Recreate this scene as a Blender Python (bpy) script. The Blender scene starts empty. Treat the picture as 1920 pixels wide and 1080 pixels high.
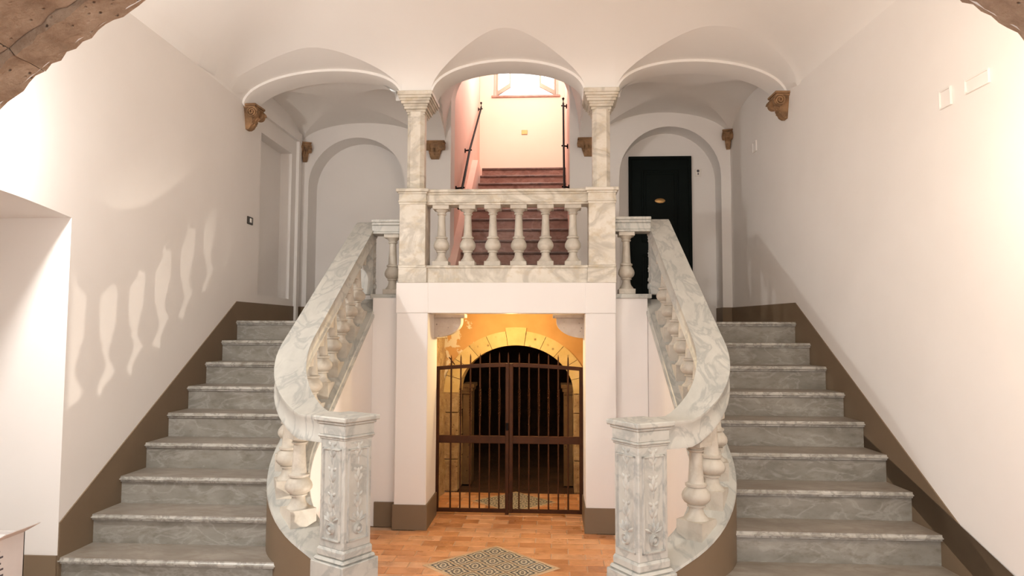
import bpy, bmesh, math, random
from mathutils import Vector, Matrix
random.seed(4)
SC = bpy.context.scene
COL = SC.collection
E = 1.7135                       # eye height above the hall floor; the measured heights below are relative to the eye
PI = math.pi

# ------------------------------------------------------------------ camera, world, lamps, exposure
cam_d = bpy.data.cameras.new('camera')
cam = bpy.data.objects.new('camera', cam_d)
COL.objects.link(cam)
p, yw, ro = 0.06252, 0.05937, 0.00391
fw = Vector((-math.sin(yw)*math.cos(p), math.cos(yw)*math.cos(p), math.sin(p)))
rt = Vector((math.cos(yw), math.sin(yw), 0)); up = rt.cross(fw)
rt2 = rt*math.cos(ro)+up*math.sin(ro); up2 = up*math.cos(ro)-rt*math.sin(ro)
cam.matrix_world = Matrix(((rt2.x, up2.x, -fw.x, 0), (rt2.y, up2.y, -fw.y, 0), (rt2.z, up2.z, -fw.z, E), (0, 0, 0, 1)))
cam_d.sensor_width = 36; cam_d.lens = 36*1313.0/1920; cam_d.clip_start = .05; cam_d.clip_end = 200
SC.camera = cam
SC.view_settings.view_transform = 'Standard'; SC.view_settings.look = 'None'
SC.view_settings.gamma = 1; SC.view_settings.use_curve_mapping = False
SC.view_settings.exposure = 0.60
w = bpy.data.worlds.new('daylight'); SC.world = w; w.use_nodes = True
bg = w.node_tree.nodes['Background']; bg.inputs[0].default_value = (1.0, .98, .955, 1); bg.inputs[1].default_value = 1.45

def point(name, loc, e, col, rad=.06):
    d = bpy.data.lights.new(name, 'POINT'); d.energy = e; d.color = col; d.shadow_soft_size = rad
    o = bpy.data.objects.new(name, d); o.location = (loc[0], loc[1], loc[2]+E); COL.objects.link(o); return o
def area(name, loc, rot, sx, sy, e, col):
    d = bpy.data.lights.new(name, 'AREA'); d.shape = 'RECTANGLE'; d.size = sx; d.size_y = sy; d.energy = e; d.color = col
    o = bpy.data.objects.new(name, d); o.location = (loc[0], loc[1], loc[2]+E); o.rotation_euler = rot; COL.objects.link(o); return o
point('wall_lamp_light_left', (-2.80, 3.0, 1.05), 76, (1, .97, .93), .04)       # wall lamps just outside the frame on both sides
point('wall_lamp_light_right', (1.58, 2.74, .95), 36, (1, .84, .67), .05)
sp = point('floor_spot_light', (.12, 3.95, -1.69), 95, (1, .88, .74), .02)   # spot in the paving between the newels, below the frame, turned to the left wall
sp.data = bpy.data.lights.new('floor_spot_light', 'SPOT'); sp.data.energy = 95; sp.data.color = (1, .88, .74); sp.data.shadow_soft_size = .02
sp.data.spot_size = math.radians(37); sp.data.spot_blend = .5
sp.rotation_euler = Vector((-2.93, .98, 1.50)).to_track_quat('-Z', 'Y').to_euler()
point('passage_lamp_light', (-.42, 6.86, .14), 18, (1, .72, .34), .04)          # bulkhead lamp under the balcony
point('stairwell_fill_light', (-.5, 10.6, 4.6), 58, (1, .88, .80), .15)  # added fill light, out of view high in the stairwell, to brighten it
area('stairwell_window_daylight', (-.5, 12.9, 5.0), (-PI/2, 0, 0), 1.3, 1.4, 24, (1, .97, .95))

# ------------------------------------------------------------------ materials
def newmat(name):
    m = bpy.data.materials.new(name); m.use_nodes = True
    nt = m.node_tree; b = nt.nodes['Principled BSDF']; return m, nt, b
def N(nt, t, **k):
    n = nt.nodes.new(t)
    for a, v in k.items():
        if a in n.inputs: n.inputs[a].default_value = v
        else: setattr(n, a, v)
    return n
def coords(nt, scale=(1, 1, 1), rnd=True):
    tc = N(nt, 'ShaderNodeTexCoord'); mp = N(nt, 'ShaderNodeMapping'); mp.inputs['Scale'].default_value = scale
    nt.links.new(tc.outputs['Object'], mp.inputs[0])
    if rnd:
        oi = N(nt, 'ShaderNodeObjectInfo'); mu = N(nt, 'ShaderNodeMath', operation='MULTIPLY'); mu.inputs[1].default_value = 37.0
        nt.links.new(oi.outputs['Random'], mu.inputs[0]); nt.links.new(mu.outputs[0], mp.inputs['Location'])
    return mp.outputs[0]
def ramp(nt, src, stops):
    r = N(nt, 'ShaderNodeValToRGB'); e = r.color_ramp.elements
    while len(e) < len(stops): e.new(.5)
    for q, (pos, c) in zip(e, stops): q.position = pos; q.color = (*c, 1) if len(c) == 3 else c
    nt.links.new(src, r.inputs[0]); return r.outputs[0]
def mix(nt, a, b, fac, mode='MIX'):
    m = N(nt, 'ShaderNodeMix', data_type='RGBA', blend_type=mode)
    for s, v in ((0, fac), (6, a), (7, b)):
        if hasattr(v, 'links'): nt.links.new(v, m.inputs[s])
        elif s == 0: m.inputs[0].default_value = v
        else: m.inputs[s].default_value = (*v, 1)
    return m.outputs[2]
def bump(nt, b, src, st, dist=.01):
    n = N(nt, 'ShaderNodeBump'); n.inputs['Strength'].default_value = st; n.inputs['Distance'].default_value = dist
    nt.links.new(src, n.inputs['Height']); nt.links.new(n.outputs[0], b.inputs['Normal'])
def noise(nt, co, sc, det=4, rough=.55, dis=0):
    n = N(nt, 'ShaderNodeTexNoise'); n.inputs['Scale'].default_value = sc; n.inputs['Detail'].default_value = det
    n.inputs['Roughness'].default_value = rough; n.inputs['Distortion'].default_value = dis
    nt.links.new(co, n.inputs['Vector']); return n.outputs[0]

def plaster(name, c1, c2, sc=1.3, rough=.75, bs=.06, spec=.2):
    m, nt, b = newmat(name); co = coords(nt, rnd=False)
    n = noise(nt, co, sc, 5)
    nt.links.new(ramp(nt, n, [(.3, c1), (.7, c2)]), b.inputs['Base Color'])
    b.inputs['Roughness'].default_value = rough; b.inputs['Specular IOR Level'].default_value = spec
    bump(nt, b, noise(nt, co, 22, 6), bs, .004); return m
def marble(name, base, base2, vein, vsc=2.0, vw=.035, dirt=None, rough=.42, stretch=(1, 1, 1), vamt=.75, bs=.05):
    m, nt, b = newmat(name); co = coords(nt, stretch)
    c = ramp(nt, noise(nt, co, 3.2, 6, .6), [(.32, base), (.68, base2)])
    nv = noise(nt, co, vsc, 7, .55, .9)
    v = ramp(nt, nv, [(.5-vw*2.2, (0, 0, 0)), (.5-vw*.2, (1, 1, 1)), (.5+vw*.2, (1, 1, 1)), (.5+vw*2.2, (0, 0, 0))])
    mu = N(nt, 'ShaderNodeMath', operation='MULTIPLY'); mu.inputs[1].default_value = vamt; nt.links.new(v, mu.inputs[0])
    c = mix(nt, c, vein, mu.outputs[0])
    if dirt:
        d = ramp(nt, noise(nt, co, 9, 8, .7), [(.5, (0, 0, 0)), (.78, (1, 1, 1))])
        c = mix(nt, c, dirt, d)
    nt.links.new(c, b.inputs['Base Color']); b.inputs['Roughness'].default_value = rough
    bump(nt, b, noise(nt, co, 40, 5), bs, .003); return m
def plain(name, c, rough=.5, metal=0, var=.12, sc=8, bs=.05):
    m, nt, b = newmat(name); co = coords(nt)
    c2 = tuple(x*(1-var) for x in c); c3 = tuple(min(1, x*(1+var)) for x in c)
    nt.links.new(ramp(nt, noise(nt, co, sc, 5), [(.3, c2), (.7, c3)]), b.inputs['Base Color'])
    b.inputs['Roughness'].default_value = rough; b.inputs['Metallic'].default_value = metal
    bump(nt, b, noise(nt, co, sc*6, 4), bs, .002); return m

M_WALL = plaster('plaster_warm_white', (.80, .772, .742), (.84, .815, .788))
M_CEIL = plaster('plaster_ceiling', (.84, .82, .79), (.87, .85, .82))
M_PIER = plaster('plaster_pier', (.82, .785, .76), (.85, .82, .795))
M_TAN = plaster('tan_paint', (.18, .13, .083), (.215, .155, .10), rough=.5)
M_SALMON = plaster('salmon_plaster', (.78, .53, .45), (.83, .59, .50))
M_PEACH = plaster('peach_plaster', (.84, .75, .62), (.87, .78, .66))
M_STEP = marble('worn_grey_marble', (.20, .185, .155), (.32, .298, .258), (.44, .415, .375), 3.4, .02, (.16, .14, .105), .5, (1, 2.2, 2.2), .4)
M_TREAD = marble('worn_tread_marble', (.235, .205, .17), (.345, .31, .265), (.19, .16, .125), 2.6, .03, (.21, .165, .115), .42, (1, 2, 2), .4)
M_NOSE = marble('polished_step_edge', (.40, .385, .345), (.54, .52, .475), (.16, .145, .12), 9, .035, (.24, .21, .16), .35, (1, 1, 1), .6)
M_RAIL = marble('grey_white_marble', (.44, .44, .405), (.55, .545, .50), (.29, .30, .29), 2.6, .026, None, .42, (2.6, .9, 1.6), .6)
M_CREAM = marble('cream_veined_marble', (.61, .565, .475), (.73, .69, .61), (.34, .31, .25), 2.6, .035, (.50, .41, .26), .4, (1, 1, 1.4), .55)
M_BAL = marble('baluster_stone', (.50, .46, .39), (.62, .575, .50), (.38, .35, .30), 3.0, .03, (.42, .36, .28), .5, (1, 1, 1), .4)
M_CORB = plain('brown_carved_stone', (.27, .155, .075), .75, 0, .45, 14, .4)
M_IRON = plain('rusty_brown_iron', (.06, .019, .005), .55, 0, .25, 10)
M_IRON.node_tree.nodes['Principled BSDF'].inputs['Specular IOR Level'].default_value = .2
M_DARKIRON = plain('black_iron', (.010, .008, .008), .6, 0)
M_DARKIRON.node_tree.nodes['Principled BSDF'].inputs['Specular IOR Level'].default_value = .05
M_DOOR = plain('dark_green_paint', (.0035, .0065, .006), .6, 0, .2, 3)
M_DOOR.node_tree.nodes['Principled BSDF'].inputs['Specular IOR Level'].default_value = .08
M_BRASS = plain('brass', (.40, .24, .09), .35, .7)
M_WHITE = plain('white_plastic', (.80, .77, .72), .4, 0, .03)
M_DARKPL = plain('dark_switch_plate', (.03, .025, .02), .35)
M_CARD = plain('white_card', (.72, .68, .66), .7, 0, .05)
M_INK = plain('grey_ink', (.10, .09, .10), .8)
M_WINFR = plain('pinkish_white_frame', (.80, .66, .58), .5, 0, .05)
M_REDSTEP = marble('red_marble_riser', (.38, .20, .155), (.48, .27, .21), (.58, .38, .31), 3, .03, (.18, .08, .06), .4, (1, 2, 2), .5)
M_REDTREAD = marble('dark_tread', (.13, .075, .06), (.19, .11, .085), (.26, .16, .13), 3, .03, None, .4)

def stone_mat(name, c1, c2, c3, sc=6, bs=.6, dist=.03, rough=.9):
    m, nt, b = newmat(name); co = coords(nt)
    c = ramp(nt, noise(nt, co, sc, 8, .65), [(.28, c1), (.5, c2), (.72, c3)])
    vo = N(nt, 'ShaderNodeTexVoronoi'); vo.inputs['Scale'].default_value = sc*4; nt.links.new(co, vo.inputs['Vector'])
    pit = ramp(nt, vo.outputs['Distance'], [(.05, (1, 1, 1)), (.22, (0, 0, 0))])
    gate = ramp(nt, noise(nt, co, sc*2.2, 3), [(.44, (0, 0, 0)), (.56, (1, 1, 1))])
    pg = mix(nt, pit, gate, 1.0, 'MULTIPLY')
    c = mix(nt, c, tuple(x*.3 for x in c1), pg); nt.links.new(c, b.inputs['Base Color'])
    h = mix(nt, noise(nt, co, sc*3, 8, .7), (0, 0, 0), pg); bump(nt, b, h, bs, dist); b.inputs['Roughness'].default_value = rough
    return m
M_TUFA = stone_mat('brown_tufa_stone', (.30, .21, .145), (.48, .36, .26), (.64, .51, .39), 9, 1.0, .03)
M_YELLOW = stone_mat('yellow_sandstone', (.50, .34, .13), (.62, .44, .18), (.70, .52, .25), 3, .25, .01)
M_ROUGH = stone_mat('rough_jamb_stone', (.33, .19, .09), (.52, .34, .16), (.68, .50, .27), 7, .9, .05)
M_BRKT = stone_mat('pale_bracket_stone', (.52, .42, .34), (.60, .51, .43), (.68, .60, .52), 6, .3, .012)
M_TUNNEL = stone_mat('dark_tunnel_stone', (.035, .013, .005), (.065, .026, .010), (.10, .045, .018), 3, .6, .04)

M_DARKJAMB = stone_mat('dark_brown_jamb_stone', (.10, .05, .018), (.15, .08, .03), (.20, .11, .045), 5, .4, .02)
def peeling():
    m, nt, b = newmat('peeling_orange_paint'); co = coords(nt, rnd=False)
    c = ramp(nt, noise(nt, co, 2.2, 4), [(.35, (.50, .26, .08)), (.65, (.62, .34, .12))])
    f = noise(nt, co, 6.5, 7, .62)
    sx = N(nt, 'ShaderNodeSeparateXYZ'); nt.links.new(co, sx.inputs[0])
    lft = N(nt, 'ShaderNodeMapRange'); lft.inputs[1].default_value = -.15; lft.inputs[2].default_value = -.75
    lft.inputs[3].default_value = -.14; lft.inputs[4].default_value = .105; nt.links.new(sx.outputs[0], lft.inputs[0])
    ad = N(nt, 'ShaderNodeMath', operation='ADD'); nt.links.new(f, ad.inputs[0]); nt.links.new(lft.outputs[0], ad.inputs[1])
    msk = ramp(nt, ad.outputs[0], [(.555, (0, 0, 0)), (.575, (1, 1, 1))])
    c = mix(nt, c, (.72, .60, .42), msk); nt.links.new(c, b.inputs['Base Color']); b.inputs['Roughness'].default_value = .8
    bump(nt, b, msk, .4, .004); return m
M_PEEL = peeling()

def tilemat():
    m, nt, b = newmat('terracotta_tile'); co = coords(nt)
    oi = N(nt, 'ShaderNodeObjectInfo')
    c = ramp(nt, oi.outputs['Random'], [(0, (.58, .26, .11)), (.4, (.76, .37, .165)), (1, (.82, .46, .25))])
    s = ramp(nt, noise(nt, co, 5, 6, .65), [(.3, (.66, .60, .52)), (.55, (1, 1, 1))])
    c = mix(nt, c, s, 1.0, 'MULTIPLY'); nt.links.new(c, b.inputs['Base Color'])
    nt.links.new(ramp(nt, noise(nt, co, 4, 4), [(.3, (.22,)*3), (.7, (.48,)*3)]), b.inputs['Roughness'])
    bump(nt, b, noise(nt, co, 14, 4), .12, .004); return m
M_TILE = tilemat()
M_MORTAR = plain('tile_mortar', (.62, .42, .28), .8)
M_FLOORFAR = plain('terracotta_floor', (.46, .21, .10), .5, 0, .2, 3)
M_BORDER = plain('pale_stone_border', (.66, .47, .30), .45, 0, .15, 6)
def keymat():
    m, nt, b = newmat('patterned_cement_tile'); tc = N(nt, 'ShaderNodeTexCoord')
    sx = N(nt, 'ShaderNodeSeparateXYZ'); nt.links.new(tc.outputs['Object'], sx.inputs[0])
    def mth(op, a, bb=None):
        n = N(nt, 'ShaderNodeMath', operation=op)
        for i, v in enumerate((a, bb)):
            if v is None: continue
            if hasattr(v, 'links'): nt.links.new(v, n.inputs[i])
            else: n.inputs[i].default_value = v
        return n.outputs[0]
    x, y = sx.outputs[0], sx.outputs[1]
    ax, ay = mth('ABSOLUTE', x), mth('ABSOLUTE', y)
    ring = mth('MAXIMUM', ax, ay)
    q = mth('MULTIPLY', mth('SIGN', mth('MULTIPLY', x, y)), .25)            # half a ring out of step in every other quarter: a running key
    fr = mth('FRACT', mth('ADD', mth('MULTIPLY', ring, 33.0), q))
    key = mth('GREATER_THAN', fr, .52)
    c = mix(nt, (.74, .65, .50), (.04, .045, .055), key)
    edge = mth('GREATER_THAN', ring, .076)
    c = mix(nt, c, (.50, .36, .22), edge)
    nt.links.new(c, b.inputs['Base Color']); b.inputs['Roughness'].default_value = .38; return m
M_KEY = keymat()

# ------------------------------------------------------------------ mesh helpers
WL = {}
def wloc(o): return WL.get(o.name, Vector((0, 0, 0)))
def tag(o, label=None, cat=None, group=None, kind=None):
    for k, v in (('label', label), ('category', cat), ('group', group), ('kind', kind)):
        if v: o[k] = v
    return o
def empty(name, loc, label, cat, group=None, kind=None):
    o = bpy.data.objects.new(name, None); o.empty_display_size = .1
    o.location = (loc[0], loc[1], loc[2]+E); COL.objects.link(o); WL[o.name] = Vector(o.location)
    return tag(o, label, cat, group, kind)
def mk(name, bm, mat, parent=None, smooth=40, label=None, cat=None, group=None, kind=None, fix=True, base=False):
    """link a bmesh (world coordinates relative to the eye) as ONE object with its origin at its own place"""
    if fix: bmesh.ops.recalc_face_normals(bm, faces=bm.faces)
    bmesh.ops.translate(bm, verts=bm.verts, vec=(0, 0, E))
    xs = [v.co for v in bm.verts]
    lo = Vector((min(v.x for v in xs), min(v.y for v in xs), min(v.z for v in xs)))
    hi = Vector((max(v.x for v in xs), max(v.y for v in xs), max(v.z for v in xs)))
    c = (lo+hi)/2
    if base: c.z = lo.z
    bmesh.ops.translate(bm, verts=bm.verts, vec=-c)
    me = bpy.data.meshes.new(name); bm.to_mesh(me); bm.free()
    me.materials.append(mat)
    if smooth:
        me.shade_smooth(); me.set_sharp_from_angle(angle=math.radians(smooth))
    o = bpy.data.objects.new(name, me); COL.objects.link(o)
    WL[o.name] = c.copy()
    if parent: o.parent = parent; o.location = c-wloc(parent)
    else: o.location = c
    return tag(o, label, cat, group, kind)
def struct(name, bm, mat, parent=None, **k):
    return mk(name, bm, mat, parent, kind=None if parent else 'structure', **k)
def B(): return bmesh.new()
def box(bm, x0, x1, y0, y1, z0, z1, bev=0, f=None):
    vs = [bm.verts.new(c) for c in ((x0, y0, z0), (x1, y0, z0), (x1, y1, z0), (x0, y1, z0), (x0, y0, z1), (x1, y0, z1), (x1, y1, z1), (x0, y1, z1))]
    fs = [bm.faces.new([vs[i] for i in q]) for q in ((3, 2, 1, 0), (4, 5, 6, 7), (0, 1, 5, 4), (1, 2, 6, 5), (2, 3, 7, 6), (3, 0, 4, 7))]
    if bev:
        es = list({e for q in fs for e in q.edges})
        r = bmesh.ops.bevel(bm, geom=es, offset=bev, segments=1, affect='EDGES')
        vs = list({v for q in r['faces'] for v in q.verts} | {v for v in vs if v.is_valid})
    if f:
        for v in vs: v.co = Vector(f(*v.co))
    return vs
def rbox(bm, c, sx, sy, z0, z1, ang=0, bev=0):
    ca, sa = math.cos(ang), math.sin(ang)
    return box(bm, -sx/2, sx/2, -sy/2, sy/2, z0, z1, bev, lambda x, y, z: (c[0]+x*ca-y*sa, c[1]+x*sa+y*ca, z))
def prism(bm, poly, z0, z1, zf=None):
    """vertical prism on a plan polygon"""
    a = [bm.verts.new((x, y, z0)) for x, y in poly]; b = [bm.verts.new((x, y, z1 if zf is None else zf(x, y))) for x, y in poly]
    n = len(poly); bm.faces.new(list(reversed(a))); bm.faces.new(b)
    for i in range(n): bm.faces.new((a[i], a[(i+1) % n], b[(i+1) % n], b[i]))
def extr(bm, poly, axis, a0, a1):
    """prism of a 2-D polygon along an axis: axis 'x' -> poly is (y,z); axis 'y' -> poly is (x,z)"""
    def P(u, v, a): return (a, u, v) if axis == 'x' else (u, a, v)
    A = [bm.verts.new(P(u, v, a0)) for u, v in poly]; Bv = [bm.verts.new(P(u, v, a1)) for u, v in poly]
    n = len(poly); bm.faces.new(list(reversed(A))); bm.faces.new(Bv)
    for i in range(n): bm.faces.new((A[i], A[(i+1) % n], Bv[(i+1) % n], Bv[i]))
def lathe(bm, c, prof, seg=20, f=None, z0=0):
    rings = []
    for r, z in prof:
        ring = []
        for k in range(seg):
            a = 2*PI*k/seg; q = (c[0]+r*math.cos(a), c[1]+r*math.sin(a), z0+z)
            ring.append(bm.verts.new(f(*q) if f else q))
        rings.append(ring)
    for a, b in zip(rings, rings[1:]):
        for k in range(seg): bm.faces.new((a[k], a[(k+1) % seg], b[(k+1) % seg], b[k]))
    bm.faces.new(list(reversed(rings[0]))); bm.faces.new(rings[-1])
def tube(bm, pts, r, seg=8, cap=True):
    pts = [Vector(q) for q in pts]; rings = []
    for i, q in enumerate(pts):
        t = (pts[min(i+1, len(pts)-1)]-pts[max(i-1, 0)]).normalized()
        u = t.cross(Vector((0, 0, 1)))
        if u.length < .05: u = t.cross(Vector((0, 1, 0)))
        u.normalize(); v = t.cross(u)
        rr = r[i] if isinstance(r, (list, tuple)) else r
        rings.append([bm.verts.new(q+(u*math.cos(2*PI*k/seg)+v*math.sin(2*PI*k/seg))*rr) for k in range(seg)])
    for a, b in zip(rings, rings[1:]):
        for k in range(seg): bm.faces.new((a[k], a[(k+1) % seg], b[(k+1) % seg], b[k]))
    if cap: bm.faces.new(rings[0][::-1]); bm.faces.new(rings[-1])
def sweep(bm, path, prof, f=None):
    """profile (n, z) swept along a plan path [(x,y,z)], n across the path (to the left), plumb ends"""
    path = [Vector(q) for q in path]; rings = []
    for i, q in enumerate(path):
        t1 = (path[i]-path[i-1]) if i else (path[1]-path[0]); t2 = (path[i+1]-path[i]) if i+1 < len(path) else (path[i]-path[i-1])
        t1.z = t2.z = 0; t1.normalize(); t2.normalize(); t = (t1+t2).normalized(); nrm = Vector((-t.y, t.x, 0)); k = 1/max(.5, t.dot(t1))
        ring = []
        for n, z in prof:
            c = q+nrm*(n*k); zz = z(q) if callable(z) else q.z+z
            c = (c.x, c.y, zz); ring.append(bm.verts.new(f(*c) if f else c))
        rings.append(ring)
    m = len(prof)
    for a, b in zip(rings, rings[1:]):
        for k in range(m): bm.faces.new((a[k], a[(k+1) % m], b[(k+1) % m], b[k]))
    bm.faces.new(rings[0][::-1]); bm.faces.new(rings[-1])
def sheet(bm, us, vs, P, diag=False):
    g = [[bm.verts.new(P(u, v)) for v in vs] for u in us]
    for i in range(len(us)-1):
        for j in range(len(vs)-1):
            a, b, c, d = g[i][j], g[i+1][j], g[i+1][j+1], g[i][j+1]
            if diag:
                um = (us[i]+us[i+1])/2; vm = (vs[j]+vs[j+1])/2
                if um*vm > 0: bm.faces.new((a, b, c)); bm.faces.new((a, c, d))
                else: bm.faces.new((a, b, d)); bm.faces.new((b, c, d))
            else: bm.faces.new((a, b, c, d))
def lin(a, b, n): return [a+(b-a)*i/(n-1) for i in range(n)]
def arch_pts(xl, xr, zs, rise, n=24):
    c, h = (xl+xr)/2, (xr-xl)/2
    return [(c-h*math.cos(PI*i/n), zs+rise*math.sin(PI*i/n)) for i in range(n+1)]
def wall(bm, u0, u1, v0, v1, ops, P):
    """wall sheet with openings. ops: dict(l, r, b, pts=[(u,v)] along the head from left to right); P(u,v)->xyz. v1 may be a function"""
    us = {u0, u1}
    for o in ops: us |= {q[0] for q in o['pts']} | {o['l'], o['r']}
    us = sorted(us); vt = v1 if callable(v1) else (lambda u: v1)
    def head(o, u):
        q = o['pts']
        for a, b in zip(q, q[1:]):
            if a[0]-1e-9 <= u <= b[0]+1e-9 and b[0] > a[0]: return a[1]+(b[1]-a[1])*(u-a[0])/(b[0]-a[0])
        return q[0][1]
    cache = {}
    def V(u, v):
        k = (round(u, 5), round(v, 5))
        if k not in cache: cache[k] = bm.verts.new(P(u, v))
        return cache[k]
    for a, b in zip(us, us[1:]):
        if b-a < 1e-6: continue
        m = (a+b)/2; cur = [(v0, v0)]
        hit = [o for o in ops if o['l']-1e-9 <= m <= o['r']+1e-9]; hit.sort(key=lambda o: o['b'])
        lowa = lowb = v0
        for o in hit:
            if o['b'] > v0+1e-6: bm.faces.new((V(a, lowa), V(b, lowb), V(b, o['b']), V(a, o['b'])))
            lowa, lowb = head(o, a), head(o, b)
        ta, tb = vt(a), vt(b)
        if ta > lowa+1e-6 or tb > lowb+1e-6:
            bm.faces.new((V(a, lowa), V(b, lowb), V(b, tb), V(a, ta)))
def reveal(bm, o, P0, P1, sill=True):
    loop = [(o['l'], o['b'])]+[q for q in o['pts']]+[(o['r'], o['b'])]
    A = [bm.verts.new(P0(*q)) for q in loop]; C = [bm.verts.new(P1(*q)) for q in loop]
    n = len(loop)
    for i in range(n if sill else n-1):
        j = (i+1) % n
        if (A[i].co-A[j].co).length > 1e-6: bm.faces.new((A[i], A[j], C[j], C[i]))
def plug(bm, o, P1):
    pts = o['pts']
    for a, b in zip(pts, pts[1:]):
        if b[0]-a[0] < 1e-6: continue
        bm.faces.new([bm.verts.new(P1(*q)) for q in ((a[0], o['b']), (b[0], o['b']), b, a)])

# ------------------------------------------------------------------ measured numbers (metres, heights relative to the eye)
FL = -E; R = .18087; G = .2871; Z9 = .0951; YL = 6.378; YR = 6.293; K = R/G
YP = 6.115                                   # front of the piers under the balcony
PLO, PLI, PRI, PRO = -1.386, -1.105, .276, .540
YB = 8.05                                    # back wall of the landing
XC = -.42
def wl(y): return -2.966-.0107*(y-YL)
def wr(y): return 2.136-.0653*(y-YR)
def MR(x, y, z): y2 = y-.085; return (-.80-x-.04*(y2-YR), y2, z)
def ML(x, y, z): return (x, y, z)

# ------------------------------------------------------------------ the floor
bm = B(); sheet(bm, lin(-4.2, 4.0, 9), lin(-3, 7.62, 12), lambda u, v: (u, v, FL-.012))
floor = struct('floor', bm, M_FLOORFAR, smooth=0)
bm = B(); box(bm, -1.75, .98, 4.2, 7.62, FL-.011, FL-.006)
mk('mortar_bed', bm, M_MORTAR, floor, smooth=0)
tw, th = .262, .134; DI = [(-.455, 5.21, .47), (-.40, 7.19, .40)]
def inside(x, y, m=0): return any(abs(x-a)+abs(y-b) < h-m for a, b, h in DI)
tile_me = None; row = 0; y = 4.22
while y < 7.58:
    x = -1.72-(row % 2)*tw/2
    while x < .95:
        x0, x1, y1 = max(x, -1.74), min(x+tw, .97), y+th
        cx, cy = (x0+x1)/2, y+th/2
        if x1-x0 > .05 and not all(inside(a, b) for a in (x0, x1) for b in (y, y1)):
            under = y > 6.2 and (x1 < PLI-.03 or x0 > PRI+.03)
            pier = y > 6.2 and False
            hid = (y1 > 6.12 and (x1 < PLI or x0 > PRI)) or (y > 7.56)
            if not hid:
                bm = B(); dz = random.uniform(-.0015, .0012); s1 = random.uniform(-.001, .001)
                box(bm, x0+.0045, x1-.0045, y+.0045, y1-.0045, FL-.012, FL-.001+dz, .002)
                mk('tile', bm, M_TILE, floor, smooth=0)
        x += tw
    y += th; row += 1
for cx, cy, h in DI:
    s = h*math.sqrt(2); n = 4; t = s/n; q = PI/4
    bm = B(); rbox(bm, (cx, cy), s+.05, s+.05, FL-.004, FL+.0025, q)
    mk('stone_border', bm, M_BORDER, floor, smooth=0)
    proto = None
    for i in range(n):
        for j in range(n):
            u, v = (i-(n-1)/2)*t, (j-(n-1)/2)*t
            px, py = cx+u*math.cos(q)-v*math.sin(q), cy+u*math.sin(q)+v*math.cos(q)
            if proto is None:
                bm = B(); box(bm, -t/2+.0015, t/2-.0015, -t/2+.0015, t/2-.0015, 0, .008, .001)
                me = bpy.data.meshes.new('patterned_tile'); bm.to_mesh(me); bm.free(); me.materials.append(M_KEY); proto = me
            o = bpy.data.objects.new('patterned_tile', proto); COL.objects.link(o); o.parent = floor
            o.location = Vector((px, py, E+FL-.0035))-wloc(floor); o.rotation_euler.z = q

# ------------------------------------------------------------------ walls of the hall
ALC = dict(l=2.55, r=4.08, b=FL, pts=[(2.55, .655)]+[(2.55+1.53*i/16, .655+.08*math.sin(PI*(i/16)**.85)+.031*i/16) for i in range(1, 17)])
REC = dict(l=6.86, r=7.72, b=.36, pts=[(6.86, 2.02), (7.72, 2.02)])
bm = B(); PW = lambda u, v: (wl(u), u, v)
wall(bm, 1.9, 8.4, FL, 2.75, [ALC, REC], PW)
reveal(bm, ALC, PW, lambda u, v: (wl(u)-.95, u, v)); plug(bm, ALC, lambda u, v: (wl(u)-.95, u, v))
reveal(bm, REC, PW, lambda u, v: (wl(u)-.13, u, v)); plug(bm, REC, lambda u, v: (wl(u)-.13, u, v))
wall_left = struct('wall_left', bm, M_WALL, fix=False)
bm = B(); wall(bm, 1.9, 8.4, FL, 2.75, [], lambda u, v: (wr(u), u, v))
wall_right = struct('wall_right', bm, M_WALL)
# shallow lintel band over the blank recess of the left wall
bm = B()
for poly in ([(6.66, 2.30), (7.93, 2.30), (7.93, 2.20), (6.66, 2.20)],):
    extr(bm, poly, 'x', wl(7)-.03, wl(7)+.03)
mk('lintel_band', bm, M_WALL, wall_left, smooth=0)
bm = B(); extr(bm, [(7.86, Z9), (7.93, Z9), (7.93, 2.30), (7.86, 2.30)], 'x', wl(7.9)-.03, wl(7.9)+.035)
mk('jamb_strip', bm, M_WALL, wall_left, smooth=0)

NL = dict(l=-2.90, r=-1.74, b=Z9, pts=[(-2.90, Z9+.3)]+arch_pts(-2.90, -1.74, 1.711, .58))
NR = dict(l=.755, r=1.915, b=Z9, pts=[(.755, Z9+.3)]+arch_pts(.755, 1.915, 1.79, .586))
SO = dict(l=-1.205, r=.19, b=Z9, pts=[(-1.205, Z9+.3)]+arch_pts(-1.205, .19, 2.78, .6))
PB = lambda u, v: (u, YB, v)
bm = B(); wall(bm, -3.1, 2.2, Z9-.2, 3.9, [NL, NR, SO], PB)
PN = lambda u, v: (u, YB+.30, v)
for o in (NL, NR): reveal(bm, o, PB, PN); plug(bm, o, PN)
reveal(bm, SO, PB, lambda u, v: (u, YB+.32, v), sill=False)
wall_back = struct('wall_back', bm, M_WALL, fix=False)

# the wall of the entrance arch, close to the camera
YA0, YA1 = 1.55, 2.15
AR, AZ, AX = 2.515, -1.12, -.095
bm = B(); o = dict(l=AX-AR, r=AX+AR, b=FL, pts=[(AX-AR, AZ)]+arch_pts(AX-AR, AX+AR, AZ, AR, 40))
for yy in (YA0+.02, YA1-.02): wall(bm, -3.4, 3.0, FL, 3.4, [o], lambda u, v: (u, yy, v))
wall_front = struct('wall_front', bm, M_WALL, fix=False)

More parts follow.
